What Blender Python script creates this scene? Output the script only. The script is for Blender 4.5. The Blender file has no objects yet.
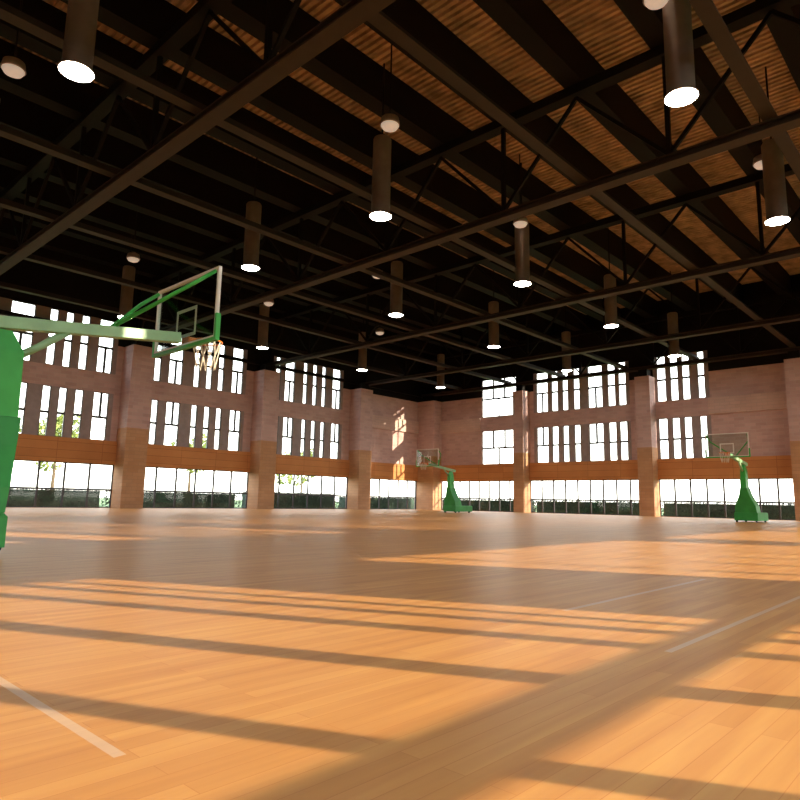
import bpy, bmesh, math, random
from mathutils import Matrix, Vector
S = bpy.context.scene
COL = S.collection
random.seed(7)

# ------------------------------------------------------------------ camera
EYE = 0.677
P, RO, YA = math.radians(8.915), math.radians(1.0688), math.radians(42.84)
fw = Vector((-math.sin(YA), math.cos(YA), 0))
R0 = Vector((math.cos(YA), math.sin(YA), 0))
F = fw * math.cos(P) + Vector((0, 0, math.sin(P)))
U0 = -fw * math.sin(P) + Vector((0, 0, math.cos(P)))
Rv = R0 * math.cos(RO) + U0 * math.sin(RO)
Uv = -R0 * math.sin(RO) + U0 * math.cos(RO)
cd = bpy.data.cameras.new('camera')
cd.sensor_width = 36.0
cd.lens = 644.9 / 800 * 36.0
cd.clip_start, cd.clip_end = 0.05, 800
cam = bpy.data.objects.new('camera', cd)
COL.objects.link(cam)
M = Matrix.Identity(4)
for i in range(3):
    M[i][0], M[i][1], M[i][2] = Rv[i], Uv[i], -F[i]
M[2][3] = EYE
cam.matrix_world = M
S.camera = cam

# ------------------------------------------------------------------ world, sun, exposure
W = bpy.data.worlds.new('sky'); S.world = W; W.use_nodes = True
wn = W.node_tree; bg = wn.nodes['Background']
tc = wn.nodes.new('ShaderNodeTexCoord'); sx = wn.nodes.new('ShaderNodeSeparateXYZ')
cr = wn.nodes.new('ShaderNodeValToRGB')
cr.color_ramp.elements[0].position = 0.0; cr.color_ramp.elements[0].color = (1.0, 0.95, 0.86, 1)
cr.color_ramp.elements[1].position = 0.6; cr.color_ramp.elements[1].color = (0.72, 0.84, 1.0, 1)
wn.links.new(tc.outputs['Generated'], sx.inputs[0])
wn.links.new(sx.outputs['Z'], cr.inputs[0])
wn.links.new(cr.outputs[0], bg.inputs['Color'])
bg.inputs['Strength'].default_value = 5.6

sd = bpy.data.lights.new('sun', 'SUN'); sd.energy = 9.7; sd.angle = math.radians(0.55)
sd.color = (1.0, 0.80, 0.58)
sun = bpy.data.objects.new('sun', sd); COL.objects.link(sun)
sdir = Vector((-0.905, -0.425, -0.281)).normalized()
sun.rotation_euler = sdir.to_track_quat('-Z', 'Y').to_euler()
sun.location = (30, 40, 30)

vs = S.view_settings
S.display_settings.display_device = 'sRGB'
vs.view_transform = 'Standard'; vs.look = 'None'; vs.gamma = 1.0; vs.use_curve_mapping = False
vs.exposure = 0.25
cy = S.cycles
cy.max_bounces = 8; cy.diffuse_bounces = 5; cy.glossy_bounces = 3; cy.transparent_max_bounces = 16
cy.sample_clamp_indirect = 4.0
cy.use_denoising = True
cy.caustics_reflective = False; cy.caustics_refractive = False

# ------------------------------------------------------------------ materials
def mat(name, col, rough=0.6, metal=0.0, spec=0.4, noise=0.12, nscale=3.0, bump=0.0):
    m = bpy.data.materials.new(name); m.use_nodes = True
    n = m.node_tree.nodes; l = m.node_tree.links; b = n['Principled BSDF']
    b.inputs['Roughness'].default_value = rough; b.inputs['Metallic'].default_value = metal
    b.inputs['Specular IOR Level'].default_value = spec
    t = n.new('ShaderNodeTexCoord'); nz = n.new('ShaderNodeTexNoise')
    nz.inputs['Scale'].default_value = nscale; nz.inputs['Detail'].default_value = 4
    l.new(t.outputs['Object'], nz.inputs['Vector'])
    r = n.new('ShaderNodeValToRGB')
    r.color_ramp.elements[0].position = 0.3; r.color_ramp.elements[1].position = 0.7
    r.color_ramp.elements[0].color = (*[c * (1 - noise) for c in col], 1)
    r.color_ramp.elements[1].color = (*[min(1, c * (1 + noise)) for c in col], 1)
    l.new(nz.outputs['Fac'], r.inputs[0]); l.new(r.outputs[0], b.inputs['Base Color'])
    if bump:
        bp = n.new('ShaderNodeBump'); bp.inputs['Strength'].default_value = bump
        l.new(nz.outputs['Fac'], bp.inputs['Height']); l.new(bp.outputs[0], b.inputs['Normal'])
    return m

def brick(name, c1, c2, mortar, bw=0.6, bh=0.2, ms=0.012, offset=0.5, rough=0.75):
    """courses run horizontally on walls of either direction: u = x + y, v = z"""
    m = bpy.data.materials.new(name); m.use_nodes = True
    n = m.node_tree.nodes; l = m.node_tree.links; b = n['Principled BSDF']
    b.inputs['Roughness'].default_value = rough; b.inputs['Specular IOR Level'].default_value = 0.3
    g = n.new('ShaderNodeNewGeometry'); s = n.new('ShaderNodeSeparateXYZ')
    l.new(g.outputs['Position'], s.inputs[0])
    a = n.new('ShaderNodeMath'); a.operation = 'ADD'
    l.new(s.outputs['X'], a.inputs[0]); l.new(s.outputs['Y'], a.inputs[1])
    c = n.new('ShaderNodeCombineXYZ'); l.new(a.outputs[0], c.inputs[0]); l.new(s.outputs['Z'], c.inputs[1])
    br = n.new('ShaderNodeTexBrick'); br.offset = offset
    br.inputs['Scale'].default_value = 1.0
    br.inputs['Color1'].default_value = (*c1, 1); br.inputs['Color2'].default_value = (*c2, 1)
    br.inputs['Mortar'].default_value = (*mortar, 1)
    br.inputs['Mortar Size'].default_value = ms
    br.inputs['Brick Width'].default_value = bw; br.inputs['Row Height'].default_value = bh
    l.new(c.outputs[0], br.inputs['Vector'])
    nz = n.new('ShaderNodeTexNoise'); nz.inputs['Scale'].default_value = 0.8; nz.inputs['Detail'].default_value = 5
    l.new(g.outputs['Position'], nz.inputs['Vector'])
    mx = n.new('ShaderNodeMix'); mx.data_type = 'RGBA'; mx.blend_type = 'OVERLAY'
    mx.inputs['Factor'].default_value = 0.25
    l.new(br.outputs['Color'], mx.inputs[6]); l.new(nz.outputs['Fac'], mx.inputs[7])
    l.new(mx.outputs[2], b.inputs['Base Color'])
    bp = n.new('ShaderNodeBump'); bp.inputs['Strength'].default_value = 0.3; bp.inputs['Distance'].default_value = 0.02
    l.new(br.outputs['Fac'], bp.inputs['Height']); bp.invert = True
    l.new(bp.outputs[0], b.inputs['Normal'])
    return m

def emis(name, col, k):
    m = bpy.data.materials.new(name); m.use_nodes = True
    n = m.node_tree.nodes; b = n['Principled BSDF']
    b.inputs['Base Color'].default_value = (*col, 1)
    b.inputs['Emission Color'].default_value = (*col, 1); b.inputs['Emission Strength'].default_value = k
    return m

def glass(name, tint=(0.95, 0.97, 0.96), refl=0.06):
    m = bpy.data.materials.new(name); m.use_nodes = True
    n = m.node_tree.nodes; l = m.node_tree.links
    n.remove(n['Principled BSDF'])
    t = n.new('ShaderNodeBsdfTransparent'); t.inputs[0].default_value = (*tint, 1)
    g = n.new('ShaderNodeBsdfGlossy'); g.inputs['Roughness'].default_value = 0.03
    lw = n.new('ShaderNodeLayerWeight'); lw.inputs[0].default_value = 0.5
    pw = n.new('ShaderNodeMath'); pw.operation = 'POWER'; pw.inputs[1].default_value = 4.0
    ma = n.new('ShaderNodeMath'); ma.operation = 'MULTIPLY_ADD'; ma.inputs[1].default_value = 0.45; ma.inputs[2].default_value = 0.02
    x = n.new('ShaderNodeMixShader')
    l.new(lw.outputs['Facing'], pw.inputs[0]); l.new(pw.outputs[0], ma.inputs[0]); l.new(ma.outputs[0], x.inputs[0])
    l.new(t.outputs[0], x.inputs[1]); l.new(g.outputs[0], x.inputs[2])
    l.new(x.outputs[0], n['Material Output'].inputs[0])
    return m

def floor_mat():
    m = bpy.data.materials.new('maple_boards'); m.use_nodes = True
    n = m.node_tree.nodes; l = m.node_tree.links; b = n['Principled BSDF']
    g = n.new('ShaderNodeNewGeometry'); s = n.new('ShaderNodeSeparateXYZ')
    l.new(g.outputs['Position'], s.inputs[0])
    c = n.new('ShaderNodeCombineXYZ'); l.new(s.outputs['Y'], c.inputs[0]); l.new(s.outputs['X'], c.inputs[1])
    br = n.new('ShaderNodeTexBrick'); br.offset = 0.37; br.inputs['Scale'].default_value = 1
    br.inputs['Brick Width'].default_value = 1.4; br.inputs['Row Height'].default_value = 0.075
    br.inputs['Mortar Size'].default_value = 0.0012
    br.inputs['Color1'].default_value = (0.59, 0.265, 0.078, 1); br.inputs['Color2'].default_value = (0.66, 0.32, 0.10, 1)
    br.inputs['Mortar'].default_value = (0.54, 0.21, 0.06, 1)
    l.new(c.outputs[0], br.inputs['Vector'])
    mp = n.new('ShaderNodeMapping'); mp.inputs['Scale'].default_value = (14, 0.9, 1)
    l.new(g.outputs['Position'], mp.inputs['Vector'])
    nz = n.new('ShaderNodeTexNoise'); nz.inputs['Scale'].default_value = 1.0; nz.inputs['Detail'].default_value = 6
    l.new(mp.outputs[0], nz.inputs['Vector'])
    mx = n.new('ShaderNodeMix'); mx.data_type = 'RGBA'; mx.blend_type = 'OVERLAY'; mx.inputs['Factor'].default_value = 0.35
    l.new(br.outputs['Color'], mx.inputs[6]); l.new(nz.outputs['Fac'], mx.inputs[7])
    col = mx.outputs[2]
    def math_(op, a, bb):
        q = n.new('ShaderNodeMath'); q.operation = op
        for k, v in ((0, a), (1, bb)):
            if isinstance(v, (int, float)): q.inputs[k].default_value = v
            else: l.new(v, q.inputs[k])
        return q.outputs[0]
    def band(axis, c0, w):
        return math_('LESS_THAN', math_('ABSOLUTE', math_('SUBTRACT', s.outputs[axis], c0), 0), w / 2)
    def rng(axis, a, bb):
        return math_('MULTIPLY', math_('GREATER_THAN', s.outputs[axis], a), math_('LESS_THAN', s.outputs[axis], bb))
    mask = None
    segs = []
    for cx, x0, x1 in ((-8.8, -16.38, -1.22), (-25.9, -33.5, -18.3)):
        for X in (x0, x1): segs.append(('X', X, 'Y', 3.2, 34.0, 0.036))
        for Y in (0.85, 34.0, 17.4): segs.append(('Y', Y, 'X', x0, x1 - (0.55 if Y < 1 else 0), 0.034))
        for X in (cx - 2.45, cx + 2.45): segs.append(('X', X, 'Y', 28.2, 34.0, 0.036))
        segs.append(('Y', 28.2, 'X', cx - 2.45, cx + 2.45, 0.05))
    segs.append(('X', -2.14, 'Y', 3.9, 6.6, 0.04))
    for a, v, o, lo, hi, w in segs:
        q = math_('MULTIPLY', band(a, v, w), rng(o, lo, hi))
        mask = q if mask is None else math_('MAXIMUM', mask, q)
    m2 = n.new('ShaderNodeMix'); m2.data_type = 'RGBA'
    m2.inputs[7].default_value = (0.72, 0.60, 0.48, 1)
    mk = math_('MULTIPLY', mask, 0.45)
    l.new(mk, m2.inputs[0]); l.new(col, m2.inputs[6])
    l.new(m2.outputs[2], b.inputs['Base Color'])
    b.inputs['Roughness'].default_value = 0.42
    b.inputs['Specular IOR Level'].default_value = 0.09
    return m

M_floor = floor_mat()
M_brick = brick('rose_brick', (0.53, 0.355, 0.335), (0.63, 0.435, 0.415), (0.57, 0.44, 0.42))
M_wood = brick('amber_wood_panel', (0.56, 0.235, 0.085), (0.64, 0.29, 0.11), (0.36, 0.13, 0.045), bw=2.4, bh=0.44, ms=0.01, offset=0.0)
M_lowbrick = brick('tan_block', (0.50, 0.27, 0.14), (0.56, 0.32, 0.18), (0.45, 0.26, 0.15))
M_pier = mat('grey_pier_paint', (0.34, 0.285, 0.29), 0.6)
M_black = mat('black_steel', (0.007, 0.005, 0.0045), 0.6, spec=0.15)
M_brown = mat('dusty_brown_steel', (0.045, 0.031, 0.024), 0.55, spec=0.25)
M_frame = mat('charcoal_window_frame', (0.055, 0.052, 0.058), 0.45)
M_deck = mat('ribbed_deck', (0.58, 0.42, 0.29), 0.5, spec=0.3, noise=0.4, nscale=1.5)
M_glass = glass('window_glass')
M_board = glass('backboard_glass', (0.86, 0.93, 0.90))
M_green = mat('green_enamel', (0.05, 0.43, 0.07), 0.4)
M_dkgreen = mat('dark_green_vinyl', (0.035, 0.30, 0.055), 0.5)
M_ltgreen = mat('pale_green_enamel', (0.33, 0.58, 0.33), 0.4)
M_white = mat('white_enamel', (0.78, 0.76, 0.72), 0.4, noise=0.03)
M_orange = mat('orange_rim_paint', (0.75, 0.20, 0.03), 0.4)
M_net = mat('white_net_cord', (0.80, 0.72, 0.6), 0.8)
M_rubber = mat('black_rubber', (0.02, 0.02, 0.02), 0.8)
M_can = mat('bronze_lamp_metal', (0.36, 0.29, 0.25), 0.40, metal=0.4)
M_lens = emis('lit_lamp_lens', (1.0, 0.93, 0.84), 44.0)
M_dome = emis('dim_lamp_lens', (1.0, 0.86, 0.72), 0.25)
M_grass = mat('outdoor_lawn', (0.10, 0.16, 0.05), 0.9, noise=0.3)
M_hedge = mat('hedge_leaves', (0.035, 0.065, 0.045), 0.8, noise=0.4, nscale=6)
M_leaf = mat('tree_leaves', (0.22, 0.26, 0.06), 0.7, noise=0.3, nscale=4)
M_bark = mat('tree_bark', (0.12, 0.08, 0.05), 0.9)

# ------------------------------------------------------------------ mesh helpers
class MB:
    def __init__(s): s.bm = bmesh.new()
    def box(s, x0, x1, y0, y1, z0, z1, mi=0):
        v = [s.bm.verts.new((x, y, z)) for x in (x0, x1) for y in (y0, y1) for z in (z0, z1)]
        for f in ((0, 1, 3, 2), (4, 6, 7, 5), (0, 4, 5, 1), (2, 3, 7, 6), (0, 2, 6, 4), (1, 5, 7, 3)):
            q = s.bm.faces.new([v[i] for i in f]); q.material_index = mi
        return s
    def loft(s, rings, mi=0, caps=True, smooth=False):
        R = [[s.bm.verts.new(p) for p in r] for r in rings]
        k = len(R[0])
        for a, b in zip(R, R[1:]):
            for i in range(k):
                f = s.bm.faces.new((a[i], a[(i + 1) % k], b[(i + 1) % k], b[i])); f.material_index = mi; f.smooth = smooth
        if caps:
            for r in (R[0][::-1], R[-1]):
                f = s.bm.faces.new(r); f.material_index = mi
        return s
    def tube(s, pts, r, seg=10, mi=0, closed=False):
        pts = [Vector(p) for p in pts]; rings = []
        n = len(pts)
        for i, p in enumerate(pts):
            if closed: d = (pts[(i + 1) % n] - pts[i - 1])
            else: d = pts[min(i + 1, n - 1)] - pts[max(i - 1, 0)]
            d.normalize()
            a = Vector((0, 0, 1)) if abs(d.z) < 0.9 else Vector((1, 0, 0))
            e1 = d.cross(a).normalized(); e2 = d.cross(e1)
            rr = r[i] if isinstance(r, (list, tuple)) else r
            rings.append([p + e1 * rr * math.cos(2 * math.pi * k / seg) + e2 * rr * math.sin(2 * math.pi * k / seg) for k in range(seg)])
        if closed: rings.append(rings[0])
        return s.loft(rings, mi, caps=not closed, smooth=True)
    def bar(s, a, b, w, h, mi=0):
        a, b = Vector(a), Vector(b); d = (b - a).normalized()
        up = Vector((0, 0, 1)) if abs(d.z) < 0.95 else Vector((0, 1, 0))
        e1 = d.cross(up).normalized() * w / 2; e2 = e1.cross(d).normalized() * h / 2
        return s.loft([[p + e1 + e2, p - e1 + e2, p - e1 - e2, p + e1 - e2] for p in (a, b)], mi)
    def cyl(s, c, r, z0, z1, seg=28, mi=0):
        return s.lathe(c, [(r, z0), (r, z1)], seg, mi)
    def lathe(s, c, prof, seg=28, mi=0):
        rings = [[(c[0] + r * math.cos(2 * math.pi * k / seg), c[1] + r * math.sin(2 * math.pi * k / seg), z) for k in range(seg)] for r, z in prof]
        return s.loft(rings, mi, smooth=True)
    def mesh(s, name, *mats, bevel=0):
        bmesh.ops.remove_doubles(s.bm, verts=s.bm.verts, dist=1e-5)
        bmesh.ops.recalc_face_normals(s.bm, faces=s.bm.faces)
        if bevel:
            bmesh.ops.bevel(s.bm, geom=[e for e in s.bm.edges if e.calc_face_angle(0) > 0.6], offset=bevel, segments=2, affect='EDGES', profile=0.6)
        me = bpy.data.meshes.new(name); s.bm.to_mesh(me); s.bm.free()
        for m in mats: me.materials.append(m)
        return me

def put(name, me, parent=None, loc=(0, 0, 0), rz=0.0, label=None):
    o = bpy.data.objects.new(name, me); COL.objects.link(o)
    o.location = loc; o.rotation_euler = (0, 0, rz)
    if parent: o.parent = parent
    if label: o['label'] = label
    return o
def tag(o, label, cat, group=None, kind=None):
    o['label'] = label; o['category'] = cat
    if group: o['group'] = group
    if kind: o['kind'] = kind
    return o
def empty(name, loc=(0, 0, 0), rz=0.0):
    o = bpy.data.objects.new(name, None); COL.objects.link(o)
    o.location = loc; o.rotation_euler = (0, 0, rz); o.empty_display_size = 0.2
    return o
ORD = ['first', 'second', 'third', 'fourth', 'fifth', 'sixth', 'seventh', 'eighth', 'ninth', 'tenth', 'eleventh', 'twelfth', 'thirteenth', 'fourteenth', 'fifteenth', 'sixteenth', 'seventeenth', 'eighteenth']

# ------------------------------------------------------------------ setting
XL, XR, YN, YF, TOP = -37.0, 2.0, -11.3, 43.3, 14.6
T = 0.2
SILL, HEAD, WT, T2B, T3B, T3T = 0.98, 2.43, 3.75, 6.46, 7.6, 10.7
fl = MB().box(XL - T, XR + T, YN - T, YF + T, -0.2, 0.0).mesh('floor', M_floor)
tag(put('floor', fl), 'glossy orange wooden basketball court floor with thin pale court lines', 'floor', kind='structure')

def wall_mesh(name, axis, at, out, u0, u1, holes, matfn, mats, z1=TOP):
    """axis 'y': wall runs along Y at x=at; out = +1/-1 direction of thickness"""
    us = sorted({u0, u1, *[h[0] for h in holes], *[h[1] for h in holes]} | {u for u in matfn.cuts if u0 < u < u1})
    zs = sorted({0.0, z1, *[h[2] for h in holes], *[h[3] for h in holes]} | {z for z in matfn.zcuts if z < z1})
    b = MB()
    def solid(u, z): return not any(h[0] < u < h[1] and h[2] < z < h[3] for h in holes)
    V = {}
    def vert(u, z, d):
        k = (round(u, 4), round(z, 4), d)
        if k not in V:
            x = at + out * T * d
            V[k] = b.bm.verts.new((x, u, z) if axis == 'y' else (u, x, z))
        return V[k]
    nu, nz = len(us) - 1, len(zs) - 1
    g = [[solid((us[i] + us[i + 1]) / 2, (zs[j] + zs[j + 1]) / 2) for j in range(nz)] for i in range(nu)]
    for i in range(nu):
        for j in range(nz):
            if not g[i][j]: continue
            ua, ub, za, zb = us[i], us[i + 1], zs[j], zs[j + 1]
            mi = matfn((ua + ub) / 2, (za + zb) / 2)
            def face(*q):
                f = b.bm.faces.new([vert(*k) for k in q]); f.material_index = mi
            face((ua, za, 0), (ub, za, 0), (ub, zb, 0), (ua, zb, 0))
            face((ua, za, 1), (ua, zb, 1), (ub, zb, 1), (ub, za, 1))
            if i == 0 or not g[i - 1][j]: face((ua, za, 0), (ua, zb, 0), (ua, zb, 1), (ua, za, 1))
            if i == nu - 1 or not g[i + 1][j]: face((ub, za, 0), (ub, za, 1), (ub, zb, 1), (ub, zb, 0))
            if j == 0 or not g[i][j - 1]: face((ua, za, 0), (ua, za, 1), (ub, za, 1), (ub, za, 0))
            if j == nz - 1 or not g[i][j + 1]: face((ua, zb, 0), (ub, zb, 0), (ub, zb, 1), (ua, zb, 1))
    bmesh.ops.recalc_face_normals(b.bm, faces=b.bm.faces)
    me = bpy.data.meshes.new(name); b.bm.to_mesh(me); b.bm.free()
    for m in mats: me.materials.append(m)
    return me

class MatFn:
    """brick / grey piers between slits / black fascia above"""
    def __init__(s, win): 
        s.win = win; s.cuts = []; s.zcuts = [HEAD, WT, T2B, T3B, 9.3, T3T]
        s.runs = []
        for bay in win:
            if len(bay) > 2:
                s.runs.append((bay[0][0] - 0.25, bay[-1][1] + 0.25)); s.cuts += [*s.runs[-1]]
    def __call__(s, u, z):
        inrun = any(a < u < b for a, b in s.runs)
        if z > T3T: return 2
        if z > 9.3 and not inrun: return 2
        if inrun and (WT < z < T2B or z > T3B): return 1
        return 0

# window spans (u0, u1) per bay, from the photograph
LW = [[(8.75, 9.17), (10.0, 10.9 + 0.27), (11.9, 12.33), (12.74, 13.15), (13.58, 14.02), (14.57, 15.42)],
      [(17.98, 18.39), (18.92, 19.82), (20.61, 21.01), (21.50, 21.90), (22.36, 22.76), (23.39, 24.23)],
      [(26.95, 27.35), (27.76, 28.62), (29.42, 29.80), (30.32, 30.72), (31.22, 31.60), (32.27, 33.10)], []]
LWN = [[(a - 9.1, b - 9.1) for a, b in LW[1]], [(a - 18.2, b - 18.2) for a, b in LW[1]]]
LBAYS = [(-9.95, -2.15), (-0.85, 6.95), (8.25, 16.05), (17.35, 25.1), (26.4, 34.15), (35.45, 42.2)]
lwin = [[(a - 18.2 + .1, b - 18.2 + .1) for a, b in LW[0]], [(a - 9.1, b - 9.1) for a, b in LW[0]], LW[0], LW[1], LW[2], []]
FBAYS = [(-35.15, -27.3), (-26.4, -17.6), (-16.6, -8.65), (-7.65, 0.7)]
fwin = [[(-30.9, -27.6)],
        [(-26.1, -25.95 + 0.0), (-25.76, -24.77), (-24.45, -23.92), (-23.54, -23.08), (-22.62, -22.14), (-21.47, -20.37), (-19.96, -19.41), (-19.16, -18.62)],
        [(-16.45, -15.86), (-15.56, -15.06), (-14.79, -14.31), (-13.81, -13.38)], []]
fwin[1] = fwin[1][1:]
PIERR = [(6.0, 6.95)]
rwin = [w[:] for w in lwin]; rwin[5] = [(36.2, 36.6), (37.1, 38.0), (38.8, 39.2), (39.7, 40.1), (40.6, 41.5)]
RBAYS = LBAYS[:]; RBAYS[1] = (-0.85, 6.0)

WIN = []      # (wall, bay index, kind, u0, u1, z0, z1)
def collect(wall, bays, wins):
    holes = []
    for k, (a, b) in enumerate(bays):
        holes.append((a, b, 0.0, HEAD)); WIN.append((wall, k, 'ground', a, b, 0.0, HEAD, 0))
        for j, (c, d) in enumerate(wins[k]):
            for tier, (z0, z1) in enumerate(((WT, T2B), (T3B, T3T))):
                holes.append((c, d, z0, z1)); WIN.append((wall, k, 'tier', c, d, z0, z1, tier, j))
    return holes
mats3 = (M_brick, M_pier, M_black)
tag(put('wall_left', wall_mesh('wall_left', 'y', XL, -1, YN, YF, collect('left', LBAYS, lwin), MatFn(lwin), mats3)),
    'long left wall of rose brick with rows of slit windows', 'wall', kind='structure')
tag(put('wall_far', wall_mesh('wall_far', 'x', YF, 1, XL - T, XR + T, collect('far', FBAYS, fwin), MatFn(fwin), mats3)),
    'far end wall of rose brick with slit windows and blank brick stretches', 'wall', kind='structure')
tag(put('wall_right', wall_mesh('wall_right', 'y', XR, 1, YN, YF, collect('right', RBAYS, rwin), MatFn(rwin), mats3)),
    'right wall whose tall windows let the low sun onto the floor', 'wall', kind='structure')
fn = MatFn([]); fn.zcuts = [9.3]
tag(put('wall_near', wall_mesh('wall_near', 'x', YN, -1, XL - T, XR + T, [], fn, mats3)),
    'plain rose brick wall behind the viewer', 'wall', kind='structure')

# ---- amber band under the windows: one board panel per bay
tn = 0
for wall, bays in (('left', LBAYS), ('far', FBAYS), ('right', RBAYS)):
    for k, (a, b) in enumerate(bays):
        if wall == 'left': bx = (XL, XL + 0.12, a, b)
        elif wall == 'right': bx = (XR - 0.05, XR, a if k != 1 else a, b if k != 1 else 6.95)
        else: bx = (a, b, YF - 0.12, YF)
        tn += 1
        o = put('trim_%d' % tn, MB().box(*bx, HEAD, WT).mesh('trim', M_wood))
        tag(o, 'amber wood panel band over the ground windows, %s bay of %s wall' % (ORD[k], wall), 'wall panel', kind='structure')

# ---- raised courses across the blank brick stretches
M_course = brick('pale_rose_course', (0.62, 0.44, 0.39), (0.68, 0.49, 0.44), (0.55, 0.42, 0.38))
for bx, lab in (((XL, XL + .18, 35.45, 42.2), 'raised pale brick course across blank last bay of left wall'),
                ((-35.15, -31.0, YF - .18, YF), 'raised pale brick course across blank stretch beside the corner pillar'),
                ((-13.2, -8.65, YF - .18, YF), 'raised pale brick course across blank stretch behind the right stand')):
    tn += 1
    tag(put('trim_%d' % tn, MB().box(*bx, T2B + .05, T3B - .05).mesh('trim', M_course)), lab, 'brick course', kind='structure')
# ---- pillars
def pillar(name, x0, x1, y0, y1, label):
    o = empty(name, ((x0 + x1) / 2, (y0 + y1) / 2, 0))
    hx, hy = (x1 - x0) / 2, (y1 - y0) / 2
    put('lower_shaft', MB().box(-hx, hx, -hy, hy, 0, 4.5).mesh('lower_shaft', M_lowbrick), o, label='tan block lower shaft')
    put('upper_shaft', MB().box(-hx, hx, -hy, hy, 4.5, 9.3).mesh('upper_shaft', M_brick), o, label='rose brick upper shaft')
    put('steel_cap', MB().box(-hx * .6, hx * .6, -hy * .6, hy * .6, 9.3, 9.78).mesh('steel_cap', M_black), o, label='black steel cap')
    tag(o, label, 'pillar', 'brick pillars', 'structure')
for k, y0 in enumerate((-11.3, -2.15, 6.95, 16.05, 25.1, 34.15)):
    pillar('brick_pillar', XL, XL + 1.2, y0 if k else y0, y0 + 1.3, 'square brick pillar on left wall, %s from the near end' % ORD[k])
    pillar('brick_pillar', XR - 1.2, XR, y0, y0 + 1.3, 'square brick pillar on right wall, %s from the near end' % ORD[k])
pillar('brick_pillar', XL, -35.15, 42.2, YF, 'brick corner pillar where left and far walls meet')
for k, (a, b) in enumerate(((-27.3, -26.4), (-17.6, -16.6), (-8.65, -7.65))):
    pillar('brick_pillar', a, b, 42.35, YF, 'brick pillar on the far wall, %s from the corner pillar' % ORD[k])
pillar('brick_pillar', 0.7, XR, 42.2, YF, 'brick corner pillar where far and right walls meet')

# ---- windows
_wc = {}
def frame_mesh(w, h, muls, trans, fwid=0.05, mw=0.07, rail=None):
    key = (round(w, 3), round(h, 3), tuple(muls), tuple(trans), rail)
    if key in _wc: return _wc[key]
    b = MB(); d = 0.05
    b.box(0, fwid, -d, d, 0, h).box(w - fwid, w, -d, d, 0, h)
    b.box(fwid, w - fwid, -d, d, 0, fwid).box(fwid, w - fwid, -d, d, h - fwid, h)
    for t in trans: b.box(fwid, w - fwid, -d * .8, d * .8, t - 0.065, t + 0.065)
    if rail: b.box(fwid, w - fwid, -d * .5, d * .5, rail[0], rail[1])
    for q in muls:
        u, z0, z1, ww = q
        b.box(u - ww / 2, u + ww / 2, -d * .8, d * .8, z0, z1)
    _wc[key] = b.mesh('window_frame', M_frame); return _wc[key]
_pc = {}
def pane_mesh(w, h):
    k = (round(w, 3), round(h, 3))
    if k not in _pc: _pc[k] = MB().box(0.03, w - 0.03, -0.006, 0.006, 0.03, h - 0.03).mesh('window_pane', M_glass)
    return _pc[k]
wi = 0
for rec in WIN:
    wall, bay, kind, a, b, z0, z1, tier = rec[:8]
    w, h = b - a, z1 - z0
    if wall == 'left': loc, rz = (XL - 0.07, a, z0), math.pi / 2
    elif wall == 'right': loc, rz = (XR + 0.07, a, z0), math.pi / 2
    else: loc, rz = (a, YF + 0.07, z0), 0.0
    if kind == 'ground':
        if wall == 'right' and bay == 1:
            muls = [(y - a, 0, h, ww) for y, ww in ((0.7, .1), (1.8, .1), (2.98, .12), (3.98, .16), (4.84, .12), (5.30, .09), (5.62, .05))]
        else:
            n = max(3, round(w / (0.95 if wall == 'far' else 1.22))); muls = [(w * i / n, 0, h, 0.10) for i in range(1, n)]
        me = frame_mesh(w, h, muls, [], rail=(0.948, 1.055))
        lab = 'wide ground floor glazing of the %s wall, %s bay' % (wall, ORD[bay])
    else:
        tr = 1.30 if tier == 0 else 1.48
        big = w > 1.5; wide = w > 0.7
        if big: muls = [(w / 3, tr, h, .13), (2 * w / 3, tr, h, .13), (w / 2, 0, tr, .09)]
        elif wide: muls = [(w * .52, (tr if tier == 0 else 0), (h if tier == 0 else tr), .13)]
        else: muls = []
        me = frame_mesh(w, h, muls, [tr], fwid=0.035)
        lab = '%s window in the %s row of the %s wall, %s bay, %s opening' % ('broad' if wide else 'slit', 'middle' if tier == 0 else 'top', wall, ORD[bay], ORD[rec[8]])
    wi += 1
    o = put('window_%d' % wi, me, None, loc, rz)
    tag(o, lab, 'window', '%s wall windows' % wall, 'structure')
    put('window_pane', pane_mesh(w, h), o, (0, 0, 0))

# ---- ceiling: ribbed steel deck (ribs run across the hall)
b = MB(); prof = []
y = YN - T; per = 0.24
while y < YF + T:
    prof += [(y, TOP + 0.0), (y + per * .5, TOP + 0.0), (y + per * .56, TOP + 0.10), (y + per * .94, TOP + 0.10)]
    y += per
lo = [[b.bm.verts.new((X, yy, z)) for yy, z in prof] for X in (XL - T, XR + T)]
hi = [[b.bm.verts.new((X, yy, TOP + 0.18)) for yy, z in (prof[0], prof[-1])] for X in (XL - T, XR + T)]
for i in range(len(prof) - 1):
    b.bm.faces.new((lo[0][i], lo[0][i + 1], lo[1][i + 1], lo[1][i]))
b.bm.faces.new((hi[0][0], hi[0][1], hi[1][1], hi[1][0]))
b.bm.faces.new((lo[0][0], lo[1][0], hi[1][0], hi[0][0])); b.bm.faces.new((lo[0][-1], lo[1][-1], hi[1][1], hi[0][1]))
tag(put('ceiling', b.mesh('ceiling', M_deck)), 'ribbed brown steel roof deck high above the dark trusses', 'ceiling', kind='structure')

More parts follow.
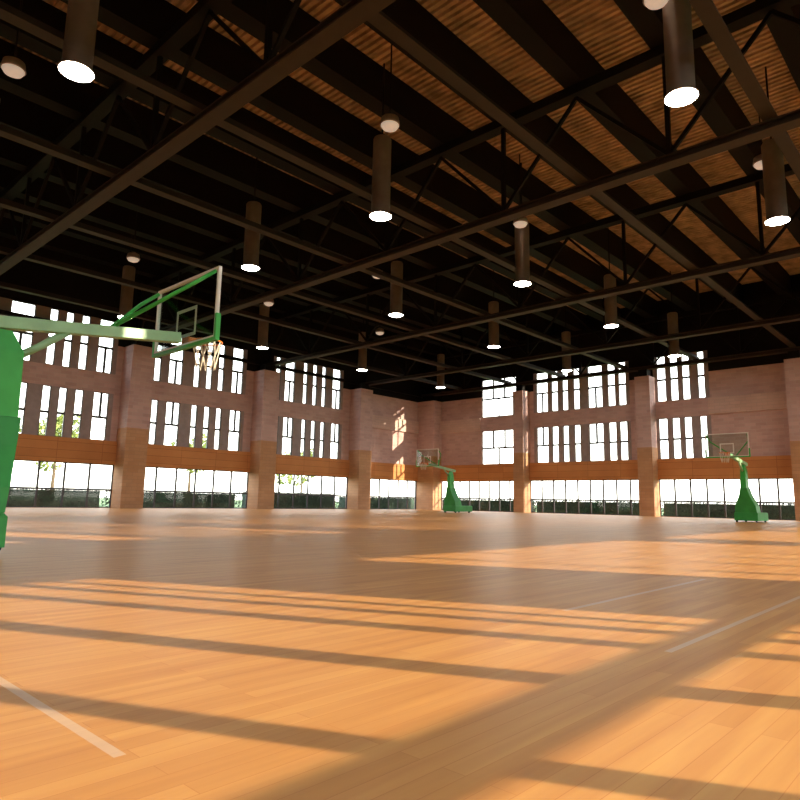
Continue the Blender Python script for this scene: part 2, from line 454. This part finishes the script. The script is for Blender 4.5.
# ------------------------------------------------------------------ roof steel
CH0, CH1, TC0, TC1, JO1 = 9.78, 10.04, 13.0, 13.3, 14.6
JX = [x for x in (-8.43 + 2.66 * k for k in range(-10, 4)) if XL + 0.5 < x < XR - 0.4]
jm = MB().box(-0.3, 0.3, YN, YF, TC1, TC1 + 0.09).box(-0.26, 0.26, YN, YF, TC1 + 0.09, JO1).mesh('roof_joist', M_black)
for k, x in enumerate(JX):
    tag(put('roof_joist', jm, None, (x, 0, 0)), 'deep black roof joist running lengthwise, %s from the left wall' % ORD[k], 'roof joist', 'black roof joists')

XA, XB = XL + 0.001, XR - 0.001
tm = {'b': MB().box(XA, XB, -0.2, 0.2, CH0, CH0 + .05).box(XA, XB, -0.03, 0.03, CH0 + .05, CH1 - .04).box(XA, XB, -.16, .16, CH1 - .04, CH1).mesh('bottom_chord', M_brown),
      't': MB().box(XA, XB, -0.2, 0.2, TC0, TC1).mesh('top_chord', M_black)}
nodes = [XA + 0.15] + JX + [XB - 0.15]
vm = MB().box(-.06, .06, -.06, .06, CH1, TC0).mesh('vertical_strut', M_black)
for k, y in enumerate((-2.0, 7.42, 16.78, 26.15, 35.5, 42.75)):
    o = empty('roof_truss', (0, y, 0))
    tag(o, 'dark steel roof truss spanning the hall, %s from the near end' % ORD[k], 'roof truss', 'dark steel roof trusses')
    put('bottom_chord', tm['b'], o, label='dusty brown bottom chord'); put('top_chord', tm['t'], o)
    for i, x in enumerate(nodes):
        if i % 2 == 0: put('vertical_strut', vm, o, (x, 0, 0))
    for i in range(len(nodes) - 1):
        za, zb = (CH1 + .05, TC0 - .05) if i % 2 == 0 else (TC0 - .05, CH1 + .05)
        key = ('d', i)
        if key not in tm: tm[key] = MB().bar((nodes[i], 0, za), (nodes[i + 1], 0, zb), .1, .1).mesh('diagonal_strut', M_black)
        put('diagonal_strut', tm[key], o)
M_tie = mat('sooty_brown_steel', (0.034, 0.024, 0.020), 0.55, spec=0.3)
tie = MB().box(-.16, .16, YN, YF, CH1, CH1 + .05).box(-.025, .025, YN, YF, CH1 + .05, CH1 + .25).mesh('tie_beam', M_tie)
for k, x in enumerate((-32.8, -28.0, -23.28, -18.47, -13.65, -8.19, -3.3)):
    tag(put('tie_beam', tie, None, (x, 0, 0)), 'slim brown tie beam lying on the truss chords, %s from the left wall' % ORD[k], 'tie beam', 'lengthwise tie beams')
tag(put('eaves_beam', MB().box(XL + .05, XL + .3, YN, 42.2, CH0, CH0 + .2).mesh('eaves_beam', M_black)), 'black eaves beam crossing the top windows of the left wall', 'beam', kind='structure')

# ------------------------------------------------------------------ lamps
can = MB().lathe((0, 0), [(0.26, 2.6), (0.29, 2.55), (0.29, 0.06), (0.35, 0.03), (0.35, 0.0), (0.335, 0.0), (0.335, 0.02), (0.27, 0.05)], 32).mesh('canister', M_can)
lens = MB().lathe((0, 0), [(0.335, 0.0), (0.335, 0.02), (0.26, 0.03)], 32).mesh('lamp_lens', M_lens)
rodm = MB().cyl((0, 0), 0.03, 2.6, JO1 - 9.38, 10).mesh('suspension_rod', M_black)
dome = MB().lathe((0, 0), [(0.10, 0.0), (0.22, 0.05), (0.27, 0.13), (0.27, 0.16)], 24).mesh('lamp_lens', M_dome)
dcan = MB().lathe((0, 0), [(0.28, 0.14), (0.30, 0.16), (0.26, 0.36), (0.08, 0.46)], 24).mesh('housing', M_can)
drod = MB().cyl((0, 0), 0.025, 0.46, JO1 - 11.5, 8).mesh('suspension_rod', M_black)
PX = [-31.0, -20.3, -13.35, -4.28]
PY = [4.3, 13.35, 21.5, 29.6, 38.0]
COLN = ['file next to left wall', 'second file from left wall', 'third file from left wall', 'file nearest right wall']
for i, x in enumerate(PX):
    for j, y in enumerate(PY):
        o = empty('pendant_lamp', (x, y, 9.38))
        tag(o, 'bronze cylinder pendant lamp, %s, %s row from near end' % (COLN[i], ORD[j]), 'pendant lamp', 'cylinder pendant lamps')
        put('canister', can, o); put('lamp_lens', lens, o, label='glowing white lens'); put('suspension_rod', rodm, o)
DOMES = [(-4.54, 12.93, 1, 3), (-12.28, 12.58, 1, 2), (-28.85, 12.57, 1, 0), (-4.67, 22.04, 2, 3), (-13.04, 20.9, 2, 2),
         (-21.6, 21.5, 2, 1), (-29.6, 20.8, 2, 0), (-18.0, 4.28, 0, 1), (-29.2, 29.4, 3, 0)]
for x, y, j, i in DOMES:
    o = empty('ceiling_lamp', (x, y, 11.5))
    tag(o, 'small round ceiling lamp, %s, %s row from near end' % (COLN[i], ORD[j]), 'ceiling lamp', 'small round ceiling lamps')
    put('lamp_lens', dome, o); put('housing', dcan, o); put('suspension_rod', drod, o)

# ------------------------------------------------------------------ basketball stands (origin under the board, facing +Y)
def ring(w0, w1, y0, y1, z): return [(w0, y0, z), (w1, y0, z), (w1, y1, z), (w0, y1, z)]
st = {}
FY = -2.05                                   # front face of the post
st['base'] = MB().loft([ring(-.50, .50, FY - 2.0, FY - .2, .08), ring(-.50, .50, FY - 2.0, FY - .2, .42), ring(-.47, .47, FY - 1.95, FY - .23, .46)]).mesh('base', M_dkgreen)
st['padding'] = MB().loft([ring(-.47, .47, FY - .9, FY - .22, .46), ring(-.44, .44, FY - .85, FY - .19, .75), ring(-.22, .22, FY - .7, FY - .10, 1.25), ring(-.14, .14, FY - .62, FY - .06, 1.6)]).mesh('padding', M_dkgreen, bevel=.02)
st['post'] = MB().loft([ring(-.12, .12, FY - .58, FY - .09, 1.55), ring(-.11, .11, FY - .5, FY - .10, 2.4), ring(-.06, .06, FY - .44, FY - .24, 2.66)]).mesh('post', M_green, bevel=.015)
st['arm'] = MB().bar((0, FY - .75, 2.70), (0, -.08, 3.02), .15, .15).mesh('arm', M_ltgreen, bevel=.01)
st['brace'] = MB().tube([(0, FY - .16, 2.35), (0, FY + .12, 2.55), (0, FY + .5, 2.86)], .05).mesh('brace', M_ltgreen)
stay = [MB().tube([(s * .06, -1.05, 3.0), (s * .80, -.35, 3.62), (s * .84, -.04, 3.88)], .028).mesh('stay', M_green) for s in (-1, 1)]
st['backboard'] = MB().box(-.87, .87, -.012, .012, 2.93, 3.92).mesh('backboard', M_board)
fr = MB()
for a in ((-.9, .9, 3.91, 3.95), (-.9, .9, 2.90, 2.94), (-.9, -.86, 2.94, 3.91), (.86, .9, 2.94, 3.91)):
    fr.box(a[0], a[1], -.025, .025, a[2], a[3])
st['board_frame'] = fr.mesh('board_frame', M_white)
tq = MB()
for a in ((-.295, .295, 3.45, 3.50), (-.295, .295, 3.05, 3.10), (-.295, -.245, 3.10, 3.45), (.245, .295, 3.10, 3.45)):
    tq.box(a[0], a[1], .0125, .016, a[2], a[3])
st['target_square'] = tq.mesh('target_square', M_white)
pad = MB()
for a in ((-.93, .93, 2.86, 2.91), (-.93, -.885, 2.91, 3.25), (.885, .93, 2.91, 3.25)):
    pad.box(a[0], a[1], -.035, .035, a[2], a[3])
st['edge_pad'] = pad.mesh('edge_pad', M_green)
ci = [(0.225 * math.cos(2 * math.pi * k / 28), .385 + .225 * math.sin(2 * math.pi * k / 28), 3.05) for k in range(28)]
st['rim'] = MB().tube(ci, .011, 8, closed=True).box(-.06, .06, .02, .17, 3.0, 3.06).box(-.1, .1, .017, .03, 2.95, 3.1).mesh('rim', M_orange)
nb = MB()
def npt(a, t):
    r = .22 - .10 * t + .02 * t * t
    return (r * math.cos(a), .385 + r * math.sin(a), 3.04 - .42 * t)
for k in range(12):
    for s in (-1, 1):
        nb.tube([npt(2 * math.pi * (k + s * q / 4 * 1.0) / 12, q / 4) for q in range(5)], .006, 5)
st['net'] = nb.mesh('net', M_net)
whl = MB().loft([[(sx, .09 * math.cos(2 * math.pi * k / 16), .09 * math.sin(2 * math.pi * k / 16)) for k in range(16)] for sx in (-.03, .03)]).mesh('wheel', M_rubber)
def stand(loc, rz, label, skip=()):
    o = empty('basketball_stand', loc, rz)
    tag(o, label, 'basketball stand', 'green basketball stands')
    for k, lab in (('base', 'dark green wheeled base'), ('padding', 'dark green padding'), ('post', None), ('arm', 'pale green arm'), ('brace', 'pale green brace'), ('backboard', 'clear glass backboard')):
        q = put(k, st[k], o, label=lab)
        if k == 'backboard': bb = q
    for s in stay: put('stay', s, o)
    put('board_frame', st['board_frame'], bb, label='white frame'); put('target_square', st['target_square'], bb, label='white square outline'); put('edge_pad', st['edge_pad'], bb)
    r = put('rim', st['rim'], o, label='orange rim'); put('net', st['net'], r, label='white cord net')
    for x in (-.42, .42):
        for y in (FY - .3, FY - 1.75): put('wheel', whl, o, (x, y, .09))
stand((-8.8, 4.7, 0), 0, 'nearest green basketball stand with glass backboard, at left edge of the hall')
stand((-8.8, 31.0, 0), math.pi, 'green basketball stand before the blank brick stretch of the far wall')
stand((-26.3, 31.0, 0), math.pi, 'green basketball stand near the corner pillar at the far end')

# ------------------------------------------------------------------ outdoors
gm = MB()
gm.box(-300, 300, -300, 300, -0.6, -0.22)
tag(put('ground', gm.mesh('ground', M_grass)), 'green lawn outside the windows', 'lawn', kind='structure')

def leafy(bx, n, size, seed, m):
    rnd = random.Random(seed); b = bmesh.new()
    for _ in range(n):
        p = Vector(bx(rnd)); d = Vector((rnd.gauss(0, 1), rnd.gauss(0, 1), rnd.gauss(0, 1))).normalized()
        e = d.orthogonal().normalized(); f = d.cross(e); s = size * rnd.uniform(.6, 1.3)
        b.faces.new([b.verts.new(p + e * s * c + f * s * .6 * q) for c, q in ((-1, 0), (0, -1), (1, 0), (0, 1))])
    me = bpy.data.meshes.new('leaves'); b.to_mesh(me); b.free(); me.materials.append(m); return me
def hedge(x0, x1, y0, y1, h, label, seed):
    o = empty('hedge', ((x0 + x1) / 2, (y0 + y1) / 2, -0.22))
    hx, hy = (x1 - x0) / 2, (y1 - y0) / 2; H = h + .22
    put('hedge_core', MB().box(-hx * .96, hx * .96, -hy * .9, hy * .9, 0, H - .04).mesh('hedge_core', M_hedge), o)
    def bx(r):
        p = [r.uniform(-hx, hx), r.uniform(-hy, hy), r.uniform(.05, H)]
        k = r.choice((0, 1, 2, 2)); lim = (hx, hy, H)[k]
        p[k] = lim * (r.choice((-1, 1)) if k < 2 else 1)
        return p
    put('leaves', leafy(bx, int(900 * max(hx, hy) / 4), .06, seed, M_hedge), o)
    tag(o, label, 'hedge', 'low hedges outside the windows')
for k, (a, c) in enumerate(LBAYS[2:]):
    hedge(XL - 2.2, XL - 1.3, a - .7, c + (.35 if k < 3 else 2.5), 0.98 if k != 2 else 1.15, 'low dark hedge outside the %s ground window bay of left wall' % ORD[k + 2], 10 + k)
for k, (a, c) in enumerate(FBAYS):
    hedge(a - (.45 if k else 1.5), c + .2, YF + 1.3, YF + 2.1, 0.92, 'low dark hedge outside the %s ground window bay of far wall' % ORD[k], 20 + k)
def tree(x, y, h, r, label, seed):
    o = empty('tree', (x, y, -0.22))
    put('trunk', MB().tube([(0, 0, 0), (.1, .05, h * .3), (-.1, .1, h * .62)], [.3, .22, .12], 10).mesh('trunk', M_bark), o)
    rnd = random.Random(seed)
    cl = [(rnd.gauss(0, r * .45), rnd.gauss(0, r * .45), h * rnd.uniform(.5, .9), r * rnd.uniform(.3, .5)) for _ in range(9)]
    def bx(q):
        c = q.choice(cl); d = Vector((q.gauss(0, 1), q.gauss(0, 1), q.gauss(0, 1))).normalized() * c[3] * q.uniform(.75, 1)
        return (c[0] + d.x, c[1] + d.y, c[2] + d.z)
    put('crown', leafy(bx, 1500, .35, seed, M_leaf), o)
    tag(o, label, 'tree', 'trees outside the left wall')
tree(-95, 33, 12, 4.5, 'yellow green tree outside the third bay of left wall', 3)
tree(-98, 55, 11, 4.0, 'yellow green tree outside the fourth bay of left wall', 4)
tree(-100, 80, 10, 4.0, 'yellow green tree outside the fifth bay of left wall', 5)
